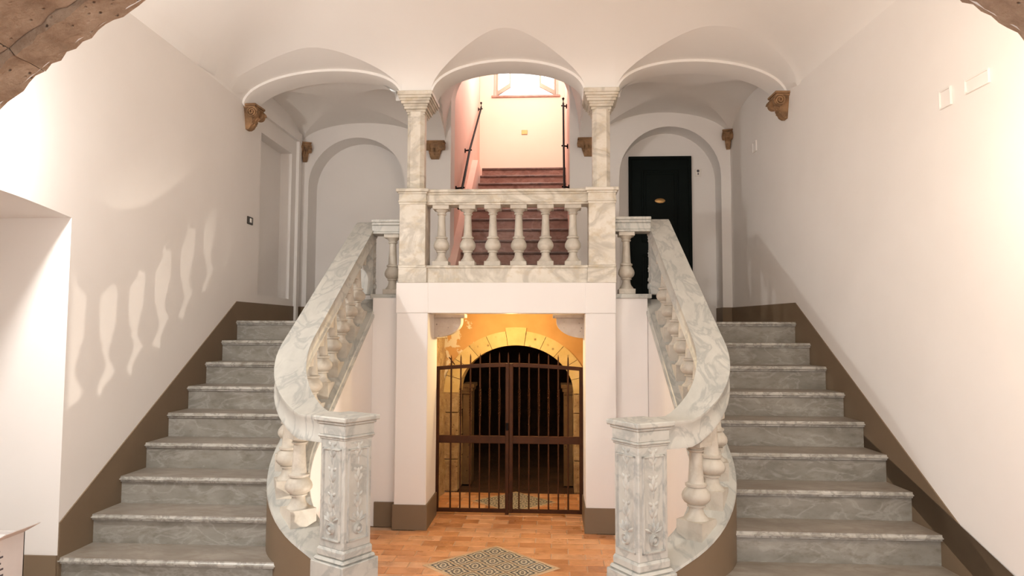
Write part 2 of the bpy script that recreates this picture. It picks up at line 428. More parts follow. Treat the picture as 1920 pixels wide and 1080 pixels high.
# ------------------------------------------------------------------ main vault with three lunettes over the arcade
ZS = 2.17
def yf(x):                                   # front edge of the arcade: the columns stand a little forward of the wall corbels
    d = abs(x-XC)-.96
    return 6.20+max(0, min(1, d/1.55))*.20
def smin(a, b, k):
    h = max(k-abs(a-b), 0)/k; return min(a, b)-h*h*k*.25
def vault(x, y):
    d = smin(smin(x-wl(y), wr(y)-x, .8), yf(x)-y, .35)
    d = max(0, d); D = 2.5; t = min(1, d/D)
    return ZS+.68*math.sqrt(max(0, 1-(1-t)**2))
ARCS = [(wl(6.4), -1.385, .285), (-1.118, .285, .31), (.56, wr(6.4), .315)]
def arcz(x, a, rise_extra=0):
    l, r, h = a; u = (2*x-l-r)/(r-l); return ZS-.01+(h+rise_extra)*math.sqrt(max(0, 1-u*u))**.92
LSL = .20                                    # slope of the lunette crowns
us = sorted(set([wl(5)]+lin(-2.96, 2.14, 171)))
def cross_y(x):
    """where the lunette surface meets the main vault for this x (None between the arches)"""
    for a in ARCS:
        if a[0] <= x <= a[1]:
            y = yf(x); z0 = arcz(x, a)
            if vault(x, y-.002) >= z0: return y
            for i in range(900):
                y -= .002
                if vault(x, y) >= z0+LSL*(yf(x)-y)*max(0, (z0-ZS+.01)/a[2]): return y
            return y
    return yf(x)
uu = []
for a in ARCS:
    l, r = a[0]+.004, a[1]-.004
    uu += [(l+r)/2-(r-l)/2*math.cos(PI*i/56) for i in range(57)]
uu = sorted(uu+[-1.39, -1.37, -1.13, -1.11, .29, .30, .54, .555, -3.02, 2.20, 2.28]+lin(-1.35, -1.15, 5)+lin(.32, .52, 5))
cy = {x: cross_y(x) for x in uu}
bm = B(); tv = [i/40 for i in range(41)]
def PV(x, t):
    y0, y1 = 1.95, cy[x]; y = y1+(y0-y1)*(t**1.6); xx = x
    xl, xr = wl(y)-.02, wr(y)+.02
    if x < -2.9: xx = xl
    elif x < -2.0: xx = -2.0+(x+2.0)*((xl+2.0)/(-2.97+2.0))
    if x > 2.15: xx = xr
    elif x > 1.2: xx = 1.2+(x-1.2)*((xr-1.2)/(2.129-1.2))
    return (xx, y, vault(max(wl(y), min(wr(y), xx)), y))
sheet(bm, uu, tv, PV)
ceiling = struct('ceiling', bm, M_CEIL, smooth=60)
for a in ARCS:
    bm = B(); l, r = a[0]+.004, a[1]-.004
    xs = [(l+r)/2-(r-l)/2*math.cos(PI*i/56) for i in range(57)]
    def PLn(x, t):
        q = PV(x, 0); y = yf(x)+(cy[x]-yf(x))*t; z0 = arcz(x, a); z1 = z0+LSL*(yf(x)-cy[x])*max(0, (z0-ZS+.01)/a[2])
        return (x+(q[0]-x)*t, y, z0+LSL*(yf(x)-y)*max(0, (z0-ZS+.01)/a[2])+(q[2]-z1)*t)
    sheet(bm, xs, lin(0, 1, 12), PLn)
    mk('lunette', bm, M_CEIL, ceiling, smooth=60)
# arcade arches: soffit with a narrow raised front edge
TH = .30
for a in ARCS:
    l, r = a[0], a[1]; n = 48
    xs = [(l+r)/2-(r-l)/2*math.cos(PI*i/n) for i in range(n+1)]
    bm = B(); ring = []
    for x in xs:
        y = yf(x); z = arcz(x, a)
        u = (2*x-l-r)/(r-l)
        nx = u*.8; q = math.hypot(nx, 1); nx /= q; nz = 1/q
        e = .022
        ring.append([bm.verts.new(c) for c in ((x, y-.004, z+.01), (x-nx*e, y-.004, z-e*nz), (x-nx*e-.002*nx, y+.004, z-e*nz-.002), (x-nx*e, y+TH, z-e*nz), (x, y+TH, z+.2))])
    for A, C in zip(ring, ring[1:]):
        for k in range(4): bm.faces.new((A[k], C[k], C[k+1], A[k+1]))
    struct('trim_1', bm, M_CEIL, smooth=25).name = 'trim_%d' % (ARCS.index(a)+1)

# ------------------------------------------------------------------ groin vaults over the landing
Y0V = 6.46
def bay(name, xl0, xr0, xl1, xr1, zA, zB, n=40):
    bm = B(); q = [-math.cos(PI*i/n) for i in range(n+1)]
    def P(u, v):
        t = (v+1)/2; y = Y0V+(YB-Y0V)*t; xl = xl0+(xl1-xl0)*t; xr = xr0+(xr1-xr0)*t
        x = xl+(xr-xl)*(u+1)/2
        a = zA(v)*math.sqrt(max(0, 1-u*u)); b = zB(u)*math.sqrt(max(0, 1-v*v))
        return (x, y, 2.20+max(a, b))
    sheet(bm, q, q, P, diag=True); return struct(name, bm, M_CEIL, smooth=12)
bay('ceiling_left', -3.0, -1.50, -3.0, -1.50, lambda v: .265, lambda u: .265)
bay('ceiling_center', -1.26, .40, -1.27, .30, lambda v: .30+1.05*((v+1)/2)**1.2, lambda u: .30)
bay('ceiling_right', .62, 2.13, .50, 2.03, lambda v: .30+.04*v, lambda u: .30)
# cross ribs from the capitals back to the corbels of the back wall
for k, (xa0, xb0, xa1, xb1) in enumerate(((-1.50, -1.26, -1.50, -1.27), (.40, .62, .30, .50))):
    bm = B(); q = [-math.cos(PI*i/32) for i in range(33)]; ring = []
    for v in q:
        t = (v+1)/2; y = Y0V+(YB-Y0V)*t; z = 2.20+.265*math.sqrt(max(0, 1-v*v))
        xa, xb = xa0+(xa1-xa0)*t, xb0+(xb1-xb0)*t
        ring.append([bm.verts.new(c) for c in ((xa, y, z+.05), (xa, y, z-.01), (xb, y, z-.01), (xb, y, z+.08))])
    for A, C in zip(ring, ring[1:]):
        for i in range(3): bm.faces.new((A[i], A[i+1], C[i+1], C[i]))
    struct('trim_%d' % (4+k), bm, M_CEIL)

# ------------------------------------------------------------------ piers, lintel, passage
def edge_box(x0, x1, y0, y1, z0, z1, b=.006):
    bm = B(); box(bm, x0, x1, y0, y1, z0, z1, b); return bm
wc = empty('wall_center', (XC, YP, FL), None, None, kind='structure')
for x0, x1 in ((PLO, PLI), (PRI, PRO)):
    mk('pier', edge_box(x0, x1, YP, 6.62, FL, .163), M_PIER, wc, smooth=0)
mk('lintel', edge_box(PLI-.002, PRI+.002, YP, 6.42, .163, .431, .003), M_PIER, wc, smooth=0)
for x0, x1 in ((PLO, PLI), (PRI, PRO)):
    mk('lintel_end', edge_box(x0-.004, x1+.002, YP-.004, 6.42, .163, .431, .004), M_PIER, wc, smooth=0)
for s, x0, x1 in ((-1, -1.62, PLO), (1, PRO, .82)):      # plaster strips beside the piers, below the side rails
    y = 6.20 if s < 0 else 6.17
    mk('side_panel', edge_box(x0, x1, y, 6.44, FL, .30, .003), M_PIER, wc, smooth=0)
for s, x0, x1 in ((-1, PLO-.012, PLI+.012), (1, PRI-.012, PRO+.012)):
    bm = B(); box(bm, x0, x1, YP-.012, 6.62, FL, FL+.215, .003)
    struct('baseboard_%s_pier' % ('left' if s < 0 else 'right'), bm, M_TAN, smooth=0)
    bm = B(); xa, xb = (-1.58, PLO) if s < 0 else (PRO, .78)
    box(bm, xa, xb, (6.188 if s < 0 else 6.158), 6.21, FL, FL+.215, .003)
    struct('baseboard_%s_strip' % ('left' if s < 0 else 'right'), bm, M_TAN, smooth=0)
# landing and balcony floors
bm = B(); prism(bm, [(wl(6.4)-.05, YL+.06), (PLI-.05, YL+.06), (PLI-.05, YB+.33), (wl(8)-.05, YB+.33)], Z9-.16, Z9); struct('floor_left_landing', bm, M_CREAM, smooth=0)
bm = B(); prism(bm, [(PRI+.05, YR+.06), (wr(6.3)+.05, YR+.06), (wr(8)+.05, YB+.33), (PRI+.05, YB+.33)], Z9-.16, Z9); struct('floor_right_landing', bm, M_CREAM, smooth=0)
bm = B(); box(bm, PLI-.2, PRI+.2, 6.36, 7.91, .27, .431); struct('floor_balcony', bm, M_CREAM, smooth=0)
for x0, x1 in ((PLI-.36, PLI-.2), (PRI+.2, PRI+.36)):
    bm = B(); box(bm, x0, x1, 6.45, 7.9, Z9, Z9+.168); struct('trim_6' if x0 < 0 else 'trim_7', bm, M_TREAD, smooth=0)
# passage walls and ceiling
YI = 7.60                                     # plane of the inner stone doorway
def prough(bm, x, y0, y1, z0, z1, s, n=22, amp=.05):
    ys, zs = lin(y0, y1, 8), lin(z0, z1, n); rnd = random.Random(7)
    g = {(i, j): x+s*rnd.uniform(0, amp) for i in range(8) for j in range(n)}
    A = [[bm.verts.new((g[i, j], ys[i], zs[j])) for j in range(n)] for i in range(8)]
    for i in range(7):
        for j in range(n-1): bm.faces.new((A[i][j], A[i+1][j], A[i+1][j+1], A[i][j+1]))
bm = B(); prough(bm, PLI-.045, 6.6, YI+.02, FL, .32, -1); struct('wall_passage_left', bm, M_ROUGH)
bm = B(); prough(bm, PRI+.045, 6.6, YI+.02, FL, .32, 1); struct('wall_passage_right', bm, M_ROUGH)
bm = B(); box(bm, PLI-.2, PRI+.2, 6.42, YI+.3, .262, .27); struct('ceiling_passage', bm, M_PIER, smooth=0)

# ------------------------------------------------------------------ inner stone doorway with voussoirs
DXL, DXR, DSZ, DRISE = -1.025, .215, -.66, .515
DCX, DW = (DXL+DXR)/2, (DXR-DXL)/2
OP = dict(l=DXL-.16, r=DXR+.16, b=FL, pts=[(DXL-.16, DSZ)]+arch_pts(DXL-.16, DXR+.16, DSZ, DRISE+.15, 24))
bm = B(); wall(bm, PLI-.25, PRI+.25, FL, .30, [OP], lambda u, v: (u, YI, v)); struct('wall_passage_back', bm, M_PEEL, fix=False)
dw = empty('stone_doorway', (DCX, YI, FL), 'yellow sandstone round arched doorway behind the iron gate', 'doorway')
nv = 11
def dpt(t, k): a = PI*t; return (DCX-(DW+k)*math.cos(a), DSZ+(DRISE+k*.95)*math.sin(a))
for i in range(nv):
    key = i == nv//2
    t0, t1 = i/nv+.0012, (i+1)/nv-.0012; k = .165 if not key else .205
    bm = B(); pts = [dpt(t0+(t1-t0)*j/4, 0) for j in range(5)]+[dpt(t1-(t1-t0)*j/4, k) for j in range(5)]
    pr = random.uniform(.012, .024)+(.015 if key else 0)
    extr(bm, pts, 'y', YI-pr, YI+.32)
    mk('keystone' if key else 'voussoir', bm, M_YELLOW, dw, smooth=0)
for s in (-1, 1):
    z = FL
    hs = [.34, .22, .28, .215]
    for h in hs:
        xi = DXL if s < 0 else DXR; xo = xi+s*(.165+random.uniform(-.02, .02)); pr = random.uniform(.006, .02)
        bm = B(); a, b2 = sorted((xi, xo)); box(bm, a, b2, YI-pr, YI+.32, z+.003, z+h-.003, .008)
        for v in bm.verts: v.co += Vector((random.uniform(-.006, .006), 0, random.uniform(-.003, .003)))
        mk('jamb_block', bm, M_ROUGH, dw, smooth=0); z += h
# inner jamb pilasters with moulded imposts, then the dark cellar
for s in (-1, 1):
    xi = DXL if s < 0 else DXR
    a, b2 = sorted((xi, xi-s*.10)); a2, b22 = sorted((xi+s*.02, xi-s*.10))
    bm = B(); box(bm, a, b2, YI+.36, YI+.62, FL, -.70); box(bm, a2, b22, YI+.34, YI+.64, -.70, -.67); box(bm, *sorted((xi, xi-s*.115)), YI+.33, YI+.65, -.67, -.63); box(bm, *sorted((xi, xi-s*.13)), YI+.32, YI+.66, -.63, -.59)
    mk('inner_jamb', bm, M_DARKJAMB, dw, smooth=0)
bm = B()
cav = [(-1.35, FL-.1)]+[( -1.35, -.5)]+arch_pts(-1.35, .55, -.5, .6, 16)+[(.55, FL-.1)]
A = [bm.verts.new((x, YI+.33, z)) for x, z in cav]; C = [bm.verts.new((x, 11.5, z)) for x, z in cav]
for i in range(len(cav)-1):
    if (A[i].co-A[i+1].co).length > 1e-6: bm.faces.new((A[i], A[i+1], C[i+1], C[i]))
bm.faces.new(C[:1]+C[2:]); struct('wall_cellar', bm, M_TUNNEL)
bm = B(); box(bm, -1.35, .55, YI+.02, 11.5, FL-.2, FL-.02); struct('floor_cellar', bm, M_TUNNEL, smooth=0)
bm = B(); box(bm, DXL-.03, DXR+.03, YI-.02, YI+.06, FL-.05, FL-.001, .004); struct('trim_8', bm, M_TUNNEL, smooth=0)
# half-round stone brackets under the lintel
for s in (-1, 1):
    xw = PLI if s < 0 else PRI
    br = empty('stone_bracket', (xw, 6.55, -.05), 'half-round pale stone bracket in the %s upper corner of the gateway' % ('left' if s < 0 else 'right'), 'bracket', 'brackets of the gateway')
    pts = [(xw, .125), (xw, -.055)]+[(xw-s*.25*math.sin(PI/2*i/10), .095-.15*math.cos(PI/2*i/10)) for i in range(1, 11)]+[(xw-s*.25, .125)]
    bm = B(); extr(bm, pts, 'y', 6.45, 6.62); mk('scroll', bm, M_BRKT, br)
    bm = B(); box(bm, *sorted((xw, xw-s*.285)), 6.435, 6.63, .127, .165, .006); mk('abacus', bm, M_BRKT, br, smooth=0)
    del br['group']
# ------------------------------------------------------------------ iron gate, two leaves
YG = 6.70; GZ0, GZM0, GZM1 = -1.70, -1.055, -.985
def gtop(x): return -.312-.036*(abs(x-XC)/.69)**1.6
for s in (-1, 1):
    xo, xi = (-1.125, -.4215) if s < 0 else (.278, -.4185)
    lf = empty('gate_leaf', (xo, YG, FL), '%s leaf of the rusty brown iron gate%s' % (('left', ', plain bars beside the stone jamb') if s < 0 else ('right', ' with twisted bars')), 'gate', 'leaves of the iron gate')
    bm = B(); box(bm, *sorted((xo, xo-s*.035)), YG-.018, YG+.018, GZ0, gtop(xo)+.01, .003); mk('hinge_stile', bm, M_IRON, lf, smooth=0)
    bm = B(); box(bm, *sorted((xi, xi+s*.034)), YG-.02, YG+.02, GZ0-(.06 if s < 0 else 0.0), gtop(XC)+.012, .003); mk('meeting_stile', bm, M_IRON, lf, smooth=0)
    bm = B(); box(bm, *sorted((xo, xi)), YG-.016, YG+.016, GZM0, GZM1, .003); mk('lock_rail', bm, M_IRON, lf, smooth=0)
    bm = B(); box(bm, *sorted((xo, xi)), YG-.014, YG+.014, GZ0, GZ0+.035, .003); mk('bottom_rail', bm, M_IRON, lf, smooth=0)
    bm = B(); xs = lin(xo, xi, 9); ring = []
    sweep(bm, [(x, YG, gtop(x)) for x in xs], [(-.016, -.02), (.016, -.02), (.016, .015), (-.016, .015)]); mk('top_rail', bm, M_IRON, lf, smooth=0)
    for k in range(6):
        x = XC+s*(.095+.0925*k)
        if k == 0 and s < 0: pass
        bm = B(); zt = gtop(x)+.115
        if k < 5:
            tube(bm, [(x, YG, GZ0+.02), (x, YG, -.80)], .0075, 6, True)
            n = 30; ring = []                 # twisted square length
            for i in range(n+1):
                z = -.80+.26*i/n; a = i*.55
                ring.append([bm.verts.new((x+.0115*math.cos(a+q*PI/2), YG+.0115*math.sin(a+q*PI/2), z)) for q in range(4)])
            for A, C in zip(ring, ring[1:]):
                for q in range(4): bm.faces.new((A[q], A[(q+1) % 4], C[(q+1) % 4], C[q]))
            tube(bm, [(x, YG, -.54), (x, YG, gtop(x)), (x, YG, zt-.03), (x, YG, zt)], [.0075, .0075, .006, .001], 6)
        else: tube(bm, [(x, YG, GZ0+.02), (x, YG, gtop(x)), (x, YG, zt-.03), (x, YG, zt)], [.0085, .0085, .006, .001], 6)
        mk('bar', bm, M_IRON, lf, smooth=0)
    if s < 0:
        bm = B(); tube(bm, [(-1.0, YG, -.245), (-.945, YG, -.315)], .006, 6); mk('brace', bm, M_IRON, lf)
        bm = B(); tube(bm, [(XC-.01, YG, gtop(XC)), (XC-.01, YG, -.23), (XC-.01, YG, -.195)], [.0075, .006, .001], 6); mk('spike', bm, M_IRON, lf)
        bm = B(); box(bm, xi-.03, xi-.004, YG-.035, YG-.016, -.93, -.86, .003); mk('lock', bm, M_DARKIRON, lf, smooth=0)
    for z in (-.55, -1.45):
        bm = B(); tube(bm, [(xo+s*.008, YG, z-.05), (xo+s*.008, YG, z+.05)], .014, 8); mk('hinge', bm, M_DARKIRON, lf)
lp = empty('ceiling_lamp', (-.42, 6.86, .262), 'small bulkhead lamp under the balcony, above the gate', 'lamp')
bm = B(); lathe(bm, (-.42, 6.86), [(.07, .235), (.075, .262)], 16); mk('lamp_base', bm, M_WHITE, lp)

# ------------------------------------------------------------------ the two flights
def path_center(n_arc=14):
    pts = [(-1.74, YL)]+[(-1.74, y) for y in lin(6.2, 4.78, 8)]
    r = .84; yc = 4.72
    for i in range(n_arc+1):
        a = math.radians(58)*i/n_arc; pts.append((-1.74+r*(1-math.cos(a)), yc-r*math.sin(a)))
    x, y = pts[-1]; a = math.radians(58)
    for d in (.08, .16): pts.append((x+math.sin(a)*d, y-math.cos(a)*d))
    return pts
PATH = path_center()
def nose(y): return Z9+(y-YL)*K
def resample(pts, step, start):
    out = []; d = -start; prev = pts[0]
    for q in pts[1:]:
        L = math.hypot(q[0]-prev[0], q[1]-prev[1]); s = 0
        while d+L-s >= 0 and s < L:
            need = -d
            if s+need > L: break
            s += need; t = s/L; out.append((prev[0]+(q[0]-prev[0])*t, prev[1]+(q[1]-prev[1])*t, math.atan2(q[1]-prev[1], q[0]-prev[0]))); d = -step
        d += (L-s); prev = q
    return out
NEWEL = (-1.150, 3.885)
BALP = [(.085, .115), (.105, .112), (.15, .078), (.19, .066), (.232, .064), (.238, .083), (.256, .085), (.262, .078), (.285, .108), (.32, .128), (.352, .132), (.39, .124), (.43, .102), (.458, .08), (.466, .098), (.49, .10), (.50, .078), (.515, .072), (.62, .066), (.74, .060), (.85, .056), (.862, .074), (.876, .078), (.885, .062), (.905, .075), (.93, .10), (.945, .112)]
def baluster_bm(bm, c, z0, H, f=None, seg=18, fat=1):
    """turned baluster; H is the height a full one with plinth and abacus would have"""
    lathe(bm, c, [(r*H*fat, (z-.085)*H) for z, r in BALP], seg, f, z0)
CARV = [(0, .035), (.0, .0)]
def ornament(bm, f, h):
    """relief garland in local (u across, v up, d outward) coordinates"""
    def blob(u, v, ru, rv, d, rot=0):
        n = 8; c = bm.verts.new(f(u, v, d)); ring = []
        for k in range(n):
            a = 2*PI*k/n; x, y = ru*math.cos(a), rv*math.sin(a)
            ring.append(bm.verts.new(f(u+x*math.cos(rot)-y*math.sin(rot), v+x*math.sin(rot)+y*math.cos(rot), 0)))
        for k in range(n): bm.faces.new((ring[k], ring[(k+1) % n], c))
    n = 20                                    # rosette at the foot
    for r0, r1, d0, d1 in ((.030, .024, 0, .016), (.024, .017, .016, .006), (.017, .010, .006, .016), (.010, .001, .016, .020)):
        A = [bm.verts.new(f(r0*math.cos(2*PI*k/n), .05+r0*math.sin(2*PI*k/n), d0)) for k in range(n)]
        C = [bm.verts.new(f(r1*math.cos(2*PI*k/n), .05+r1*math.sin(2*PI*k/n), d1)) for k in range(n)]
        for k in range(n): bm.faces.new((A[k], A[(k+1) % n], C[(k+1) % n], C[k]))
    for a in (-1.1, -.55, 0, .55, 1.1): blob(.040*math.sin(a), .085+.035*math.cos(a), .010, .030, .014, -a)
    v = .15
    while v < h-.03:
        blob(0, v, .006, .03, .008); blob(-.014, v+.035, .012, .028, .013, .5); blob(.014, v+.035, .012, .028, .013, -.5); blob(0, v+.06, .014, .034, .016)
        blob(-.02, v+.085, .009, .018, .010, .9); blob(.02, v+.085, .009, .018, .010, -.9); v += .135

def flight(side):
    F = ML if side < 0 else MR
    left = side < 0; nm = 'left' if left else 'right'
    wallf = wl if left else wr
    def path_x(y):
        for a, b in zip(PATH, PATH[1:]):
            if b[1] <= y <= a[1]: return a[0]+(b[0]-a[0])*(a[1]-y)/max(1e-6, a[1]-b[1])
        return PATH[-1][0] if y < PATH[-1][1] else PATH[0][0]
    root = empty('staircase', F(-2.3, 5.2, FL), 'worn grey marble flight of steps against the %s wall' % nm, 'staircase')
    for i in range(10):
        y0 = YL-(9-i)*G; y1 = y0+G+.03; z = Z9-(9-i)*R
        def wx(y): return wallf(F(0, y, 0)[1])
        if i == 9: y1 = y0+.05
        if i >= 3: inner = [(path_x(y1)-.05, y1), (path_x(y0)-.05, y0)]
        elif i == 2: inner = [(path_x(y1)-.05, y1), (path_x((y0+y1)/2)-.06, (y0+y1)/2), (-1.70, y0)]
        elif i == 1: inner = [(path_x(y1)-.05, y1), (path_x((y0+y1)/2)-.06, (y0+y1)/2+.02), (-1.50, y0+.06), (-1.45, y0)]
        else: inner = [(-1.45, y1), (-1.10, y1+.02), (-.97, 4.02), (-.92, 3.87), (-.97, 3.72), (-1.10, 3.66), (-1.25, 3.70), (-1.45, y0)]
        inner = [F(x, y, 0)[:2] for x, y in inner]
        ya, yb = F(0, y0, 0)[1], F(0, y1, 0)[1]
        poly = [(wallf(ya), ya), (wallf(yb), yb)] + inner
        bm = B(); prism(bm, poly, z-.036, z)
        fe = [e for e in bm.edges if all(abs(v.co.y-ya) < 1e-4 for v in e.verts) and abs(e.verts[0].co.z-e.verts[1].co.z) < 1e-5] if i else [e for e in bm.edges if abs(e.verts[0].co.z-e.verts[1].co.z) < 1e-5 and min(v.co.y for v in e.verts) < ya+.01]
        bmesh.ops.bevel(bm, geom=fe, offset=.0145, segments=3, affect='EDGES')
        if i and i < 9:                       # worn, slightly dished front edge
            pass
        to = mk('tread', bm, M_TREAD, root)
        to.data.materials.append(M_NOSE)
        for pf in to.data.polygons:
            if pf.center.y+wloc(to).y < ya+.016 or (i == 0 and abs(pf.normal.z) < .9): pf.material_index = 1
        yr0 = y0+.03
        inn = [F(path_x(yr0+.02)-.05 if i >= 3 else (-1.66 if i == 2 else (-1.44 if i == 1 else -1.0)), yy, 0)[:2] for yy in (yr0+.04, yr0)]
        yra, yrb = F(0, yr0, 0)[1], F(0, yr0+.04, 0)[1]
        bm = B(); prism(bm, [(wallf(yra), yra), (wallf(yrb), yrb)]+inn, z-R+(.0 if i else .0), z-.036); mk('riser', bm, M_STEP, root, smooth=0)
    # closed string under the balustrade, tan paint on the stair side
    P3 = [(x, y, nose(y)) for x, y in PATH]
    bm = B(); sweep(bm, P3, [(-.112, lambda q: FL), (.122, lambda q: FL), (.122, .135), (-.112, .135)], F)
    mk('string_wall', bm, M_PIER, root, label='cream plastered inner string wall')
    bm = B(); low = [q for q in P3]
    # stair side is on the right of the downward path for the left flight
    sweep(bm, P3, [(-.122, -.55), (-.1115, -.55), (-.1115, .185), (-.122, .185)], F)
    mk('string_paint', bm, M_TAN, root, label='tan painted stair side of the string')
    # ---- balustrade
    bal = empty('stair_balustrade', F(-1.74, 5.2, nose(5.2)), 'grey marble balustrade curving down beside the %s flight' % nm, 'balustrade')
    def hz(q): return min(q[2]+.90, 1.02)
    ex = PATH[-1]; dx, dy = math.sin(math.radians(58)), -math.cos(math.radians(58))
    HP = [(x, y, max(-.472, min(nose(y)+.90, 1.02))) for x, y in [(-1.74, YL+.05)]+PATH+[(ex[0]+dx*t, ex[1]+dy*t) for t in (.05, .10, .15)]]
    prof = [(-.098, 0), (-.098, -.018), (-.088, -.032), (-.088, -.115), (-.095, -.125), (-.095, -.145), (.095, -.145), (.095, -.125), (.088, -.115), (.088, -.032), (.098, -.018), (.098, 0)]
    bm = B(); sweep(bm, HP, prof, F); mk('handrail', bm, M_RAIL, bal, smooth=50)
    bm = B(); sweep(bm, P3, [(-.11, .13), (.128, .13), (.136, .142), (.136, .165), (.122, .175), (.130, .188), (.124, .20), (-.122, .20), (-.126, .186), (-.11, .185)], F); mk('base_rail', bm, M_RAIL, bal, smooth=50)
    for y in (6.09, 5.865, 5.645, 5.42, 5.195, 4.98, 4.765, 4.55, 4.345, 4.145):
        x = path_x(y); a = math.atan2(-.02, path_x(y-.01)-path_x(y+.01))
        bm = B(); zb = nose(y)+.268; hw = .079
        ca, sa = math.cos(a), math.sin(a)
        corner = [(x+u*ca-v*sa, y+u*sa+v*ca) for u, v in ((-hw, -hw), (hw, -hw), (hw, hw), (-hw, hw))]
        lo = [bm.verts.new(F(px, py, nose(py)+.195)) for px, py in corner]; hi = [bm.verts.new(F(px, py, zb)) for px, py in corner]
        bm.faces.new(lo[::-1]); bm.faces.new(hi)
        for k in range(4): bm.faces.new((lo[k], lo[(k+1) % 4], hi[(k+1) % 4], hi[k]))
        H = (nose(y)+.69-zb)/.86
        baluster_bm(bm, (x, y), zb-.004, H, F, 18, 1.24)
        zt = zb-.004+.86*H
        ht = .066
        corner = [(x+u*ca-v*sa, y+u*sa+v*ca) for u, v in ((-ht, -ht), (ht, -ht), (ht, ht), (-ht, ht))]
        lo = [bm.verts.new(F(px, py, zt-.01)) for px, py in corner]; hi = [bm.verts.new(F(px, py, min(nose(py)+.90, 1.02)-.142)) for px, py in corner]
        bm.faces.new(lo[::-1]); bm.faces.new(hi)
        for k in range(4): bm.faces.new((lo[k], lo[(k+1) % 4], hi[(k+1) % 4], hi[k]))
        mk('baluster', bm, M_BAL, bal, smooth=35)
    # carved newel post at the foot, turned with the rail
    cx, cyy = F(NEWEL[0]-(0 if left else .012), NEWEL[1], 0)[:2]; ang = math.radians(-32 if left else 33)
    nw = mk('newel_post', (lambda b: (rbox(b, (cx, cyy), .198, .198, -1.175, -.58, ang, .006), b)[1])(B()), M_RAIL, bal, smooth=0, label='carved newel post')
    bm = B(); rbox(bm, (cx, cyy), .262, .262, FL+R, -1.245, ang, .005); rbox(bm, (cx, cyy), .245, .245, -1.247, -1.222, ang, .012); rbox(bm, (cx, cyy), .22, .22, -1.224, -1.172, ang, .012)
    mk('plinth', bm, M_RAIL, nw, smooth=0)
    bm = B()
    for s2, z0, z1, b in ((.210, -.592, -.580, .004), (.224, -.581, -.566, .005), (.214, -.567, -.508, .004), (.234, -.509, -.492, .005), (.262, -.493, -.465, .006)): rbox(bm, (cx, cyy), s2, s2, z0, z1, ang, b)
    mk('cap', bm, M_RAIL, nw, smooth=0)
    for k in range(4):
        a = ang+k*PI/2; d = Vector((math.cos(a), math.sin(a), 0)); t = Vector((-d.y, d.x, 0)); c0 = Vector((cx, cyy, 0))
        def f(u, v, dd): q = c0+d*(.0995+dd)+t*u; return (q.x, q.y, -1.165+v)
        bm = B()
        for u0, u1, v0, v1 in ((-.078, -.060, .03, .53), (.060, .078, .03, .53), (-.078, .078, .03, .045), (-.078, .078, .515, .53)):
            vs = [bm.verts.new(f(*q)) for q in ((u0, v0, -.004), (u1, v0, -.004), (u1, v1, -.004), (u0, v1, -.004), (u0+.005, v0+.005, .009), (u1-.005, v0+.005, .009), (u1-.005, v1-.005, .009), (u0+.005, v1-.005, .009))]
            for q in ((4, 5, 6, 7), (0, 1, 5, 4), (1, 2, 6, 5), (2, 3, 7, 6), (3, 0, 4, 7)): bm.faces.new([vs[i] for i in q])
        mk('panel_frame', bm, M_RAIL, nw, smooth=0)
        bm = B(); ornament(bm, lambda u, v, dd: f(u, v+.045, dd), .47); mk('carved_garland', bm, M_RAIL, nw, smooth=50)
    # end post at the landing, with the same garland on its well side
    bm = B(); box(bm, -1.80, -1.655, YL-.055, YL+.05, .335, .885, .005, F)
    ep = mk('end_post', bm, M_RAIL, bal, smooth=0)
    bm = B(); ornament(bm, lambda u, v, dd: F(-1.655+dd, YL-.005+u*.9, .36+v), .50); mk('carved_garland', bm, M_RAIL, ep, smooth=50)
    # short rail between the end post and the balcony pedestal
    lr = empty('landing_balustrade', F(-1.52, 6.31, .30), 'short grey stone railing with one baluster joining the balcony on its %s' % nm, 'balustrade')
    xa, xb = (-1.655, -1.37) if left else (.525, F(-1.655, YL, 0)[0]); ym = F(0, 6.33, 0)[1]
    bm = B()
    for hw, z0, z1 in ((.085, .885, .905), (.075, .905, .965), (.088, .965, .99), (.10, .99, 1.015)): box(bm, xa, xb, ym-hw, ym+hw, z0, z1, .004)
    mk('rail', bm, M_RAIL, lr, smooth=0)
    bm = B(); box(bm, xa, xb, ym-.095, ym+.095, .296, .335, .004); mk('base_rail', bm, M_RAIL, lr, smooth=0)
    bm = B(); xm = -1.475 if left else .645
    H = .55; rbox(bm, (xm, ym), .145, .145, .335, .335+.085*H, 0, .003); baluster_bm(bm, (xm, ym), .335+.084*H, H); rbox(bm, (xm, ym), .14, .14, .335+.94*H, .886, 0, .003)
    mk('baluster', bm, M_BAL, lr, smooth=35)
flight(-1); flight(1)

# ------------------------------------------------------------------ balcony balustrade with pedestals, columns
bb = empty('balcony_balustrade', (XC, 6.24, .431), 'cream veined marble balcony balustrade with six balusters between two pedestals', 'balustrade')
YQ = 6.24
for x0, x1 in ((-1.372, -1.137), (.308, .540)):
    bm = B(); box(bm, x0, x1, YP+.005, 6.365, .585, 1.135, .003); pd = mk('pedestal', bm, M_CREAM, bb, smooth=0)
    bm = B(); a, b2 = (PLO+.012, PLI-.015) if x0 < 0 else (PRI+.02, PRO+.006)
    box(bm, a, b2, YP-.006, 6.40, .431, .565, .003); box(bm, x0-.008, x1+.008, YP-.002, 6.375, .563, .589, .006); mk('pedestal_base', bm, M_CREAM, pd, smooth=0)
    bm = B()
    for g, z0, z1, b in ((.006, 1.13, 1.15, .003), (.012, 1.15, 1.165, .004), (.005, 1.164, 1.225, .002), (.014, 1.224, 1.242, .004), (.03, 1.241, 1.27, .006)): box(bm, x0-g, x1+g, YP+.005-g, 6.365+g, z0, z1, b)
    mk('pedestal_cap', bm, M_CREAM, pd, smooth=0)
